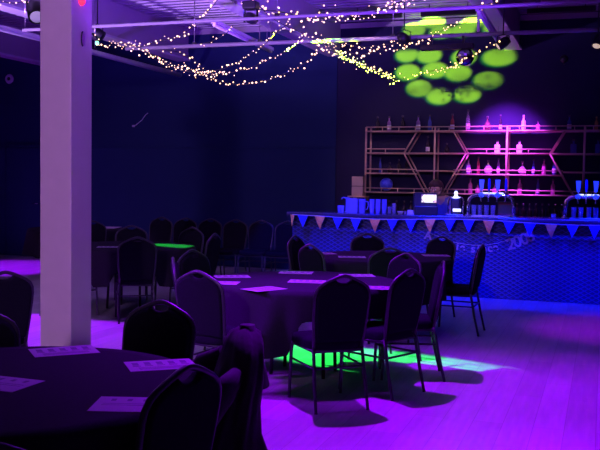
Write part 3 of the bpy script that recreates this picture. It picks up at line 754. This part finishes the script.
def bottle(x, y, z, kind, m, lab, s=1., cap='cap', lm='white_label', group='bottles on the shelves behind the bar', flat=1.):
    t = thing('bottle', lab, 'bottle', (x, y, z), 0, group)
    s *= .86
    pr = [(r*s, h*s) for r, h in PROF[kind]]
    n = 4 if kind == 'square' else 14
    b = MB()
    if kind == 'square':
        rings = []
        for r, h in pr[1:-1]:
            k = r*1.25 if r > .02*s else r
            rings.append([(k*c*(1 if i in (0, 1) else 1), k*q, h) for i, (c, q) in enumerate(((1, .8), (.8, 1), (-.8, 1), (-1, .8), (-1, -.8), (-.8, -1), (.8, -1), (1, -.8)))])
        b.loft(rings, smooth=False)
    else: b.lathe(pr, n=14, sy=flat)
    b.build('glass_body', M_[m], t)
    top = pr[-1][1]; nr = pr[-3][0]
    MB().lathe([(0, 0), (nr+.002, 0), (nr+.002, .03*s), (nr, .034*s), (0, .034*s)], (0, 0, top-.012*s), n=10).build('cap', M_[cap], t)
    wide = max(r for r, h in pr)
    if lm:
        lo, hi = .03*s, (.11 if kind in ('spirit', 'wine', 'slim') else .08)*s
        k = 1.28 if kind == 'square' else 1.03
        MB().lathe([(wide*k, lo), (wide*k+.001, lo+.002), (wide*k+.001, hi-.002), (wide*k, hi)], n=14, sy=flat).build('label', M_[lm], t)
    return t
def shelf_bottle(px, z, *a, **k):
    y = YS + .03
    bottle(atY(px, 182, y).x, y, z + .013, *a, **k)
S_ = 1.0
# top shelf, left to right
for px, kind, m, lab, kw in (
  (376.5, 'spirit', 'b_dark', 'dark clear bottle at the left end of the top shelf', dict(lm=None)),
  (388, 'spirit', 'b_violet', 'pale lavender bottle second on the top shelf', {}),
  (401.5, 'spirit', 'b_dark', 'dark slim bottle between two lavender bottles on the top shelf', dict(lm=None, s=1.05)),
  (417, 'spirit', 'b_violet', 'pale lavender bottle over the first slanted bar of the top shelf', dict(s=1.03)),
  (428.5, 'wine', 'b_blue', 'dark blue bottle beside the first upright on the top shelf', dict(lm=None, s=.95)),
  (451, 'wine', 'b_red', 'red bottle on the top shelf', {}),
  (466.5, 'slim', 'glass', 'tallest clear bottle on the top shelf, with bright side glint', dict(s=1.22)),
  (486, 'round', 'b_amber', 'round flask shaped bottle on the top shelf left of the violet glow', dict(s=1.25, lm=None)),
  (499, 'slim', 'b_dark', 'thin dark bottle in front of the violet glow', dict(s=.9)),
  (522, 'spirit', 'b_milk', 'bright white bottle on the top shelf', dict(cap='white_plastic')),
  (536.5, 'square', 'b_pink', 'short square bottle with a long thin stopper on the top shelf', dict(s=.75)),
  (567.5, 'spirit', 'b_blue', 'blue bottle at the top of the second slanted bar', dict(s=.95)),
  (594.5, 'spirit', 'b_gold', 'golden bottle at the right end of the top shelf', dict(s=.85, cap='gold_cap', lm=None))):
    shelf_bottle(px, ZT, kind, m, lab, **kw)
for px, z, kind, m, lab, kw in (
  (427, Z2, 'wine', 'b_dark', 'dark bottle with pale blue label inside the first hexagon', {}),
  (446, Z2, 'squat', 'b_dark', 'small dark bottle right of the first upright', dict(s=.9, lm=None)),
  (496.5, Z2, 'square', 'b_milk', 'white square bottle left of the pink upright on the second shelf', dict(s=1.05)),
  (518.5, Z2, 'square', 'b_milk', 'white square bottle right of the pink upright on the second shelf', dict(s=1.05)),
  (572.5, Z2, 'square', 'b_blue', 'dark blue square bottle inside the second hexagon', dict(s=1.15, lm=None)),
  (597, Z2, 'square', 'b_blue', 'wide dark bottle at the right edge of the second shelf', dict(s=1.15, lm=None)),
  (380, Z3, 'slim', 'b_blue', 'slim blue bottle at the left of the third shelf', dict(s=.9, lm=None)),
  (389.5, Z3, 'squat', 'b_dark', 'small dark squat bottle second on the third shelf', dict(lm=None)),
  (398.5, Z3, 'spirit', 'b_dark', 'dark bottle third from the left on the third shelf', dict(lm=None, s=.95)),
  (406, Z3, 'slim', 'b_dark', 'dark slim bottle against the slanted bar on the third shelf', dict(lm=None, s=.95)),
  (468, Z3, 'spirit', 'b_violet', 'purple bottle right of the first hexagon on the third shelf', {}),
  (478, Z3, 'slim', 'b_red', 'dark red slim bottle on the third shelf', dict(lm=None)),
  (488, Z3, 'squat', 'glass', 'clear squat bottle with pale label on the third shelf', dict(s=1.25)),
  (498, Z3, 'slim', 'b_violet', 'slim violet bottle left of the pink upright on the third shelf', dict(s=.9)),
  (522, Z3, 'round', 'glass', 'clear round bottle right of the pink upright on the third shelf', dict(s=1.15)),
  (533, Z3, 'slim', 'b_blue', 'slim blue bottle between clear and pink ones on the third shelf', dict(s=.85)),
  (543.5, Z3, 'spirit', 'b_pink', 'bright pink bottle on the third shelf', dict(lm=None)),
  (554, Z3, 'spirit', 'b_blue', 'blue bottle by the second hexagon on the third shelf', {}),
  (470.5, ZB, 'spirit', 'b_pink', 'pink bottle on the lowest shelf behind the left tap tower', dict(lm=None)),
  (478, ZB, 'squat', 'b_pink', 'low pink bottle on the lowest shelf behind the left tap tower', dict(lm=None, s=.9)),
  (495, ZB, 'squat', 'b_pink', 'small pink bottle behind the right handle of the left tap tower', dict(lm=None, s=.9)),
  (520, ZB, 'spirit', 'b_pink', 'pink bottle on the lowest shelf right of the left tap tower', dict(lm=None, s=1.05)),
  (538, ZB, 'slim', 'b_blue', 'slim blue bottle between pink ones on the lowest shelf', dict(s=.9)),
  (553, ZB, 'spirit', 'b_pink', 'pink bottle on the lowest shelf left of the right tap tower', dict(s=1.02, lm=None))):
    shelf_bottle(px, z, kind, m, lab, **kw)

# back counter below the shelves with a row of dark bottles
t = thing('back_counter', 'dark back counter under the bottle shelves', 'counter', (0, 13.8, 0))
MB().box((-1.1, .0, .48), (6.2, .60, .96)).build('cabinet', M_['bar_dark'], t)
MB().box((-1.1, -.01, .98), (6.24, .64, .04), bevel=.006).build('worktop', M_['bar_top'], t)
names = ['first', 'second', 'third', 'fourth', 'fifth', 'sixth', 'seventh', 'eighth']
for i in range(8):
    x = atY(517 + i*6.4, 205, 13.68).x
    bottle(x, 13.68, 1.0, 'spirit', 'b_dark', names[i] + ' dark bottle from the left in the low row between the tap towers', s=1.05, cap='chrome', lm=None, group='dark bottles on the back counter')
for i, px in enumerate((389, 396.5, 404, 411)):
    bottle(atY(px, 205, 13.68).x, 13.68, 1.0, 'spirit', 'b_dark', names[i] + ' dark bottle from the left in the low row behind the cups', s=1.05, cap='cap', lm=None, group='dark bottles on the back counter')

# glittery ball and boxes beside the shelves
p = atY(385.5, 185.5, YS - .0)
t = thing('glitter_ball', 'blue glittering ball on the lowest shelf at the left', 'ball', (p.x, YS+.06, ZB+.132))
MB().ball((0, 0, 0), .108, 18, 12).build('ball', M_['glitter_blue'], t)
MB().lathe([(0, 0), (.03, 0), (.03, .016), (0, .016)], (0, 0, -.115), 12).build('foot', M_['black_plastic'], t)
for i, (z, lab) in enumerate(((1.31, 'lower mauve box mounted at the left end of the shelving'), (1.475, 'upper mauve box stacked at the left end of the shelving'))):
    p = atY(359, 186, 14.05)
    b = MB().box((0, 0, .0775), (.19, .22, .155), bevel=.004)
    o = b.build('box', M_['cardboard']); o.location = (p.x, 14.05, z); tag(o, lab, 'box', 'boxes beside the shelving')
o = MB().box((0, 0, -.011), (.30, .26, .022)).box((-.1, .18, -.05), (.02, .2, .08)).box((.1, .18, -.05), (.02, .2, .08)).build('bracket_shelf', M_['brass']); o.location = (atY(359, 186, 14.05).x, 14.02, 1.308)
MBt = o
tag(o, 'small bracket shelf holding the two mauve boxes', 'shelf')

# ------------------------------------------------------------------ things on the bar
YI = 12.02
def bx(px, y=YI): return atY(px, 205, y).x
def cup(x, y, z, lab, m='plastic_cup', r=.036, h=.105, group='plastic cups on the bar'):
    b = MB().lathe([(0, 0), (r*.78, 0), (r*.80, .004), (r, h), (r*.94, h), (r*.74, .008), (0, .008)], n=14)
    o = b.build('plastic_cup', M_[m]); o.location = (x, y, z); return tag(o, lab, 'cup', group)
W4 = ['bottom', 'second', 'third', 'top']
for px, nm, cnt in ((372, 'left of three cup stacks', 4), (378, 'middle of three cup stacks', 4), (384.3, 'right of three cup stacks', 4)):
    for k in range(cnt): cup(bx(px), YI, ZC + k*.034, W4[k] + ' clear cup in the ' + nm + ' on the bar', r=.037, h=.10)
cup(bx(389.7), YI, ZC, 'short clear glass right of the cup stacks on the bar', 'glass', .03, .10, 'glasses on the bar')
cup(bx(394), YI, ZC, 'taller clear glass right of the cup stacks on the bar', 'glass', .03, .15, 'glasses on the bar')
cup(bx(339.5), YI, ZC, 'small clear cup at the left end of the bar', 'plastic_cup', .03, .10)
cup(bx(343), YI-.03, ZC, 'small clear cup beside the tall dispenser at the left of the bar', 'plastic_cup', .03, .10)
# dispenser with spout
t = thing('drink_dispenser', 'tall blue-lit dispenser with a sideways spout at the left of the bar', 'dispenser', (bx(345.5), YI+.1, ZC))
MB().lathe([(0, 0), (.045, 0), (.045, .012), (.028, .02), (.026, .19), (.034, .2), (.034, .215), (0, .22)], n=14).build('body', M_['plastic_cup'], t)
MB().tube([(0, 0, .205), (-.06, 0, .215), (-.085, 0, .205), (-.088, 0, .185)], .011, 8).build('spout', M_['plastic_cup'], t)
# carton of straws and pitcher
t = thing('napkin_holder', 'square blue-lit napkin box between dispenser and pitcher on the bar', 'napkin box', (bx(353), YI+.03, ZC))
MB().box((0, 0, .10), (.15, .12, .20), bevel=.006).build('case', M_['plastic_cup'], t)
MB().box((0, 0, .20), (.12, .09, .015)).build('napkins', M_['paper'], t)
t = thing('pitcher', 'clear pitcher left of the cup stacks on the bar', 'pitcher', (bx(362.3), YI, ZC))
MB().lathe([(0, 0), (.044, 0), (.046, .005), (.05, .17), (.056, .20), (.051, .20), (.044, .17), (.040, .01), (0, .01)], n=18).build('jug', M_['plastic_cup'], t)
MB().tube([(.05, 0, .165), (.085, 0, .16), (.09, 0, .11), (.075, 0, .06), (.046, 0, .05)], .008, 8).build('handle', M_['plastic_cup'], t)
# small things
t = thing('small_bowl', 'small dark bowl with pale rim left of the white card on the bar', 'bowl', (bx(400.5), YI, ZC))
MB().lathe([(0, 0), (.025, 0), (.045, .035), (.048, .04), (.042, .037), (.022, .008), (0, .008)], n=16).build('bowl', M_['white_plastic'], t)
cup(bx(405.5), YI, ZC, 'tiny glass between the small bowl and the white card', 'glass', .022, .045, 'glasses on the bar')
t = thing('table_card', 'small glowing white card holder on the bar left of the till', 'card', (bx(411), YI-.03, ZC))
MB().box((0, .02, .006), (.085, .07, .012)).build('base', M_['white_plastic'], t)
MB().box((0, 0, .035), (.08, .012, .05), Matrix.Rotation(-.2, 3, 'X')).build('card', M_['white_plastic'], t)
# till with lit screen
t = thing('till', 'blue-lit till with a bright picture on its screen at the bar', 'till', (bx(424.5), YI+.06, ZC), .30)
MB().box((0, 0, .06), (.32, .30, .12), bevel=.012).build('base', M_['black_plastic'], t)
MB().box((0, .03, .20), (.33, .10, .20), Matrix.Rotation(-.12, 3, 'X'), bevel=.012).build('monitor', M_['black_plastic'], t)
MB().box((.045, -.035, .225), (.205, .006, .11), Matrix.Rotation(-.12, 3, 'X')).build('screen', M_['screen'], t)
MB().box((0, .03, .12), (.10, .08, .06)).build('stand', M_['black_plastic'], t)
# illuminated tap font
t = thing('beer_font', 'beer font with a glowing white bell on top, right of the bartender', 'beer tap', (bx(455.5), YI+.02, ZC))
MB().box((0, 0, .01), (.22, .16, .02), bevel=.005).build('base', M_['chrome'], t)
MB().box((0, 0, .125), (.13, .09, .23), bevel=.02).build('body', M_['black_plastic'], t)
for s in (-1, 1): MB().tube([(s*.10, 0, .015), (s*.105, 0, .20), (s*.085, 0, .245), (s*.05, 0, .255)], .012, 8).build('side_post', M_['chrome'], t)
MB().lathe([(0, .235), (.045, .235), (.048, .245), (.030, .265), (.020, .285), (.026, .31), (.018, .335), (0, .34)], n=18).build('bell', M_['lamp_white'], t)
MB().box((.025, -.05, .075), (.11, .012, .04), bevel=.004).build('lit_badge', M_['lamp_white'], t)
# tap towers
def tower(px0, px1, handles, label):
    y = YI + .05; x0, x1 = bx(px0, y), bx(px1, y); c = (x0+x1)/2; h = (x1-x0)/2; H_ = .30
    t = thing('tap_tower', label, 'beer tap', (c, y, ZC))
    arch = [(-h, 0, .02), (-h+.005, 0, .17), (-h+.02, 0, .235), (-h+.06, 0, .275), (-h+.12, 0, .29)] 
    MB().tube(arch + [(-x, yy, z) for x, yy, z in arch[::-1]], .028, 12).build('arch', M_['chrome'], t)
    for s in (-1, 1): MB().lathe([(0, 0), (.05, 0), (.05, .012), (.034, .022), (0, .022)], (s*h, 0, 0), 16).build('foot', M_['chrome'], t)
    MB().box((0, 0, .006), (2*h-.12, .16, .012), bevel=.003).build('drip_tray', M_['steel'], t)
    n = len(handles)
    for i, (hp, kind) in enumerate(handles):
        x = bx(hp, y) - c
        MB().tube([(x, -.02, .285), (x, -.075, .28), (x, -.085, .25), (x, -.085, .20)], .010, 8).build('spout', M_['chrome'], t)
        hd = MB().tube([(x, -.03, .31), (x, -.03, .36)], .008, 8).build('handle_stem', M_['chrome'], t)
        if kind == 'badge':
            MB().loft([[(x-w_, -.03-.012, z), (x+w_, -.03-.012, z), (x+w_, -.03+.012, z), (x-w_, -.03+.012, z)] for z, w_ in ((.355, .016), (.38, .022), (.47, .030), (.50, .033))], smooth=False).build('lit_handle', M_['lamp_blue'], t)
            b = MB().lathe([(0, -.01), (.036, -.01), (.036, .01), (0, .01)], n=18); bmesh.ops.rotate(b.bm, cent=(0, 0, 0), matrix=Matrix.Rotation(PI/2, 3, 'X'), verts=b.bm.verts); bmesh.ops.translate(b.bm, vec=(x, -.035, .29), verts=b.bm.verts)
            b.build('lit_lens', M_['lamp_blue'], t)
        else:
            MB().lathe([(0, .35), (.012, .35), (.019, .40), (.016, .50), (.010, .515), (0, .52)], (x, -.03, 0), 10).build('tap_handle', M_['pen_blue'], t)
    for i in range(n):
        a = -h+.16 + i*(2*h-.3)/n
        MB().box((a+.04, -.012, .320), (.075, .02, .010), bevel=.003).build('light_strip', M_['lamp_white'], t)
    return t
tower(468, 514, ((481.5, 'badge'), (489, 'stick'), (497.5, 'badge'), (505.8, 'stick')), 'chrome arched tap tower with blue lit handles right of the glowing font')
tower(565, 618, ((578, 'badge'), (586, 'stick'), (595.5, 'badge'), (604, 'stick')), 'chrome arched tap tower with blue lit handles at the right edge of the bar')
for px, lab in ((474, 'first clear glass from the left under the left tap tower'), (480, 'second clear glass from the left under the left tap tower'), (486.5, 'third clear glass from the left under the left tap tower'), (493, 'fourth clear glass from the left under the left tap tower'),
                (574, 'first clear glass from the left under the right tap tower'), (581, 'second clear glass from the left under the right tap tower'), (589, 'third clear glass from the left under the right tap tower'), (596, 'fourth clear glass from the left under the right tap tower')):
    cup(bx(px, YI+.16), YI+.16, ZC, lab, 'glass', .036, .15, 'glasses on the bar')
# drink fridge pictures behind the tower: a low box
t = thing('display_box', 'dark red lined box under the right half of the left tap tower', 'box', (bx(506, 12.22), 12.25, ZC))
MB().box((0, 0, .10), (.22, .10, .20), bevel=.008).build('case', M_['black_plastic'], t)
MB().box((0, -.052, .175), (.20, .006, .03)).build('top_band', M_['b_red'], t)
MB().box((0, -.052, .02), (.20, .006, .03)).build('bottom_band', M_['b_red'], t)
cup(bx(554), YI-.05, ZC, 'small shiny glass on the bar left of the right tap tower', 'glass', .035, .06, 'glasses on the bar')

# ------------------------------------------------------------------ wall details
o = MB(); o.lathe([(0, 0), (.085, 0), (.095, .02), (.08, .045), (.045, .05), (.04, .035), (0, .03)], n=24)
bmesh.ops.rotate(o.bm, cent=(0, 0, 0), matrix=Matrix.Rotation(PI/2, 3, 'X'), verts=o.bm.verts)
t = thing('wall_alarm', 'round white alarm with a dark centre high on the back wall', 'alarm', atY(10, 79, YB))
o.build('ring', M_['white_plastic'], t)
MB().ball((0, -.04, 0), (.035, .02, .035)).build('centre', M_['black_plastic'], t)
pts = [atY(x, y, YB-.012) for x, y in ((133.5, 126), (136, 125), (139, 122.5), (142, 120), (144, 117), (146, 114.5), (148, 113))]
t = thing('loose_cable', 'short loose white cable on the dark back wall', 'cable', pts[0])
MB().tube([p-pts[0] for p in pts], .007, 6).build('cable', M_['white_plastic'], t)
MB().box((0, 0, 0), (.05, .022, .035), bevel=.004).build('plug', M_['white_plastic'], t)
t = thing('wall_sensor', 'small dim round sensor on the wall above the right of the shelves', 'sensor', atY(564, 59, YW))
b = MB().lathe([(0, 0), (.06, 0), (.062, .02), (.04, .045), (0, .05)], n=18); bmesh.ops.rotate(b.bm, cent=(0, 0, 0), matrix=Matrix.Rotation(PI/2, 3, 'X'), verts=b.bm.verts)
b.build('dome', M_['black_plastic'], t); MB().box((0, -.006, -.075), (.03, .012, .03)).build('base', M_['black_plastic'], t)

# ------------------------------------------------------------------ bartender
def skin_body(name, verts, edges, radii, m, parent, sub=2):
    me = bpy.data.meshes.new(name); me.from_pydata([Vector(v) for v in verts], edges, [])
    o = bpy.data.objects.new(name, me); COL.objects.link(o)
    md = o.modifiers.new('skin', 'SKIN'); sd = o.modifiers.new('sub', 'SUBSURF'); sd.levels = sub; sd.render_levels = sub
    for i, r in enumerate(radii):
        sv = me.skin_vertices[0].data[i]; sv.radius = r if hasattr(r, '__len__') else (r, r); sv.use_root = (i == 0)
    dg = bpy.context.evaluated_depsgraph_get(); me2 = bpy.data.meshes.new_from_object(o.evaluated_get(dg))
    bpy.data.objects.remove(o); bpy.data.meshes.remove(me); me2.name = name
    me2.materials.clear(); me2.materials.append(m)
    for p in me2.polygons: p.use_smooth = True
    q = bpy.data.objects.new(name, me2); COL.objects.link(q); q.parent = parent; return q
def person():
    p = atY(441, 185, 13.0)
    t = thing('person', 'person with reddish hair in a blue top bending forward behind the bar', 'person', (p.x, 13.0, 0), math.radians(-8))
    # faces the customers (-Y), bends forward and to its right, looking down at the bar
    V = [(0, .12, .96), (0, .10, 1.08), (.005, .04, 1.22), (0, -.04, 1.35), (-.01, -.09, 1.43), (-.02, -.135, 1.49), (-.03, -.175, 1.545),   # spine, neck, head
         (-.03, -.235, 1.50),                                                                      # face
         (-.16, -.06, 1.36), (-.22, -.18, 1.18), (-.15, -.40, 1.10), (-.13, -.45, 1.095),           # right arm
         (.16, -.05, 1.36), (.24, -.13, 1.17), (.19, -.36, 1.12), (.17, -.42, 1.115),
         (-.09, .11, .90), (-.10, .07, .50), (-.10, .12, .10), (-.10, .02, .035),
         (.09, .11, .90), (.11, .09, .50), (.11, .14, .10), (.12, .04, .035)]
    E_ = [(0, 1), (1, 2), (2, 3), (3, 4), (4, 5), (5, 6), (6, 7), (3, 8), (8, 9), (9, 10), (10, 11), (3, 12), (12, 13), (13, 14), (14, 15),
          (0, 16), (16, 17), (17, 18), (18, 19), (0, 20), (20, 21), (21, 22), (22, 23)]
    R_ = [.14, .125, .14, .12, .058, .075, .098, .065, .065, .044, .032, .034, .065, .044, .032, .034, .085, .058, .042, .04, .085, .058, .042, .04]
    skin_body('body', V, E_, R_, M_['skin'], t)
    t.scale = (.95, .95, .95)
    # top with short sleeves, trousers
    skin_body('top', V[:4] + [(-.16, -.06, 1.36), (-.20, -.14, 1.25), (.16, -.05, 1.36), (.215, -.11, 1.24)], [(0, 1), (1, 2), (2, 3), (3, 4), (4, 5), (3, 6), (6, 7)], [.158, .145, .158, .132, .08, .066, .08, .066], M_['shirt'], t)
    skin_body('trousers', [V[0]] + V[16:19] + V[20:23], [(0, 1), (1, 2), (2, 3), (0, 4), (4, 5), (5, 6)], [.15, .10, .072, .058, .10, .072, .058], M_['trouser'], t)
    hb = MB()
    rings = []
    for k in range(9):
        f = k/8; ang = f*2.1; r = .112*math.sin(min(ang, 1.75)) + .004; z = .118*math.cos(ang)
        rings.append([(-.03 + r*math.cos(2*PI*i/24)*(1+.06*math.sin(7*i)), -.155 + r*1.05*math.sin(2*PI*i/24)*(1+.05*math.sin(5*i+k)) - (.03 if z < 0 and math.sin(2*PI*i/24) < -.3 else 0)*-1.6, 1.565 + z) for i in range(24)])
    hb.loft(rings).build('hair', M_['hair'], t)
    for s in (-1, 1):
        MB().ball((-.03+s*.036, -.288, 1.515), .011, 10, 8).build('eye', M_['white_plastic'], t)
        MB().ball((-.03+s*.098, -.18, 1.53), (.014, .022, .03), 10, 8).build('ear', M_['skin'], t)
        hx, hy, hz = V[11] if s < 0 else V[15]
        for j in range(4):
            fx = hx + (j-1.5)*.018
            MB().tube([(fx, hy, hz), (fx*1.0, hy-.045, hz+.005), (fx, hy-.07-.008*(1-abs(j-1.5)), hz-.006), (fx, hy-.085-.008*(1-abs(j-1.5)), hz-.01)], [.010, .0095, .009, .007], 8).build('finger', M_['skin'], t)
        MB().tube([(hx - s*.02, hy+.01, hz), (hx - s*.045, hy-.02, hz), (hx - s*.05, hy-.045, hz-.004)], [.012, .011, .008], 8).build('thumb', M_['skin'], t)
    MB().loft([[(-.03 + .016*k*math.cos(2*PI*i/8), -.29 - d, 1.49 + z + .022*k*math.sin(2*PI*i/8)) for i in range(8)] for d, z, k in ((-.02, .01, 1), (.01, -.002, .9), (.022, -.006, .5))]).build('nose', M_['skin'], t)
    MB().ball((-.03, -.278, 1.455), (.024, .008, .007), 10, 6).build('mouth', M_['b_red'], t)
person()
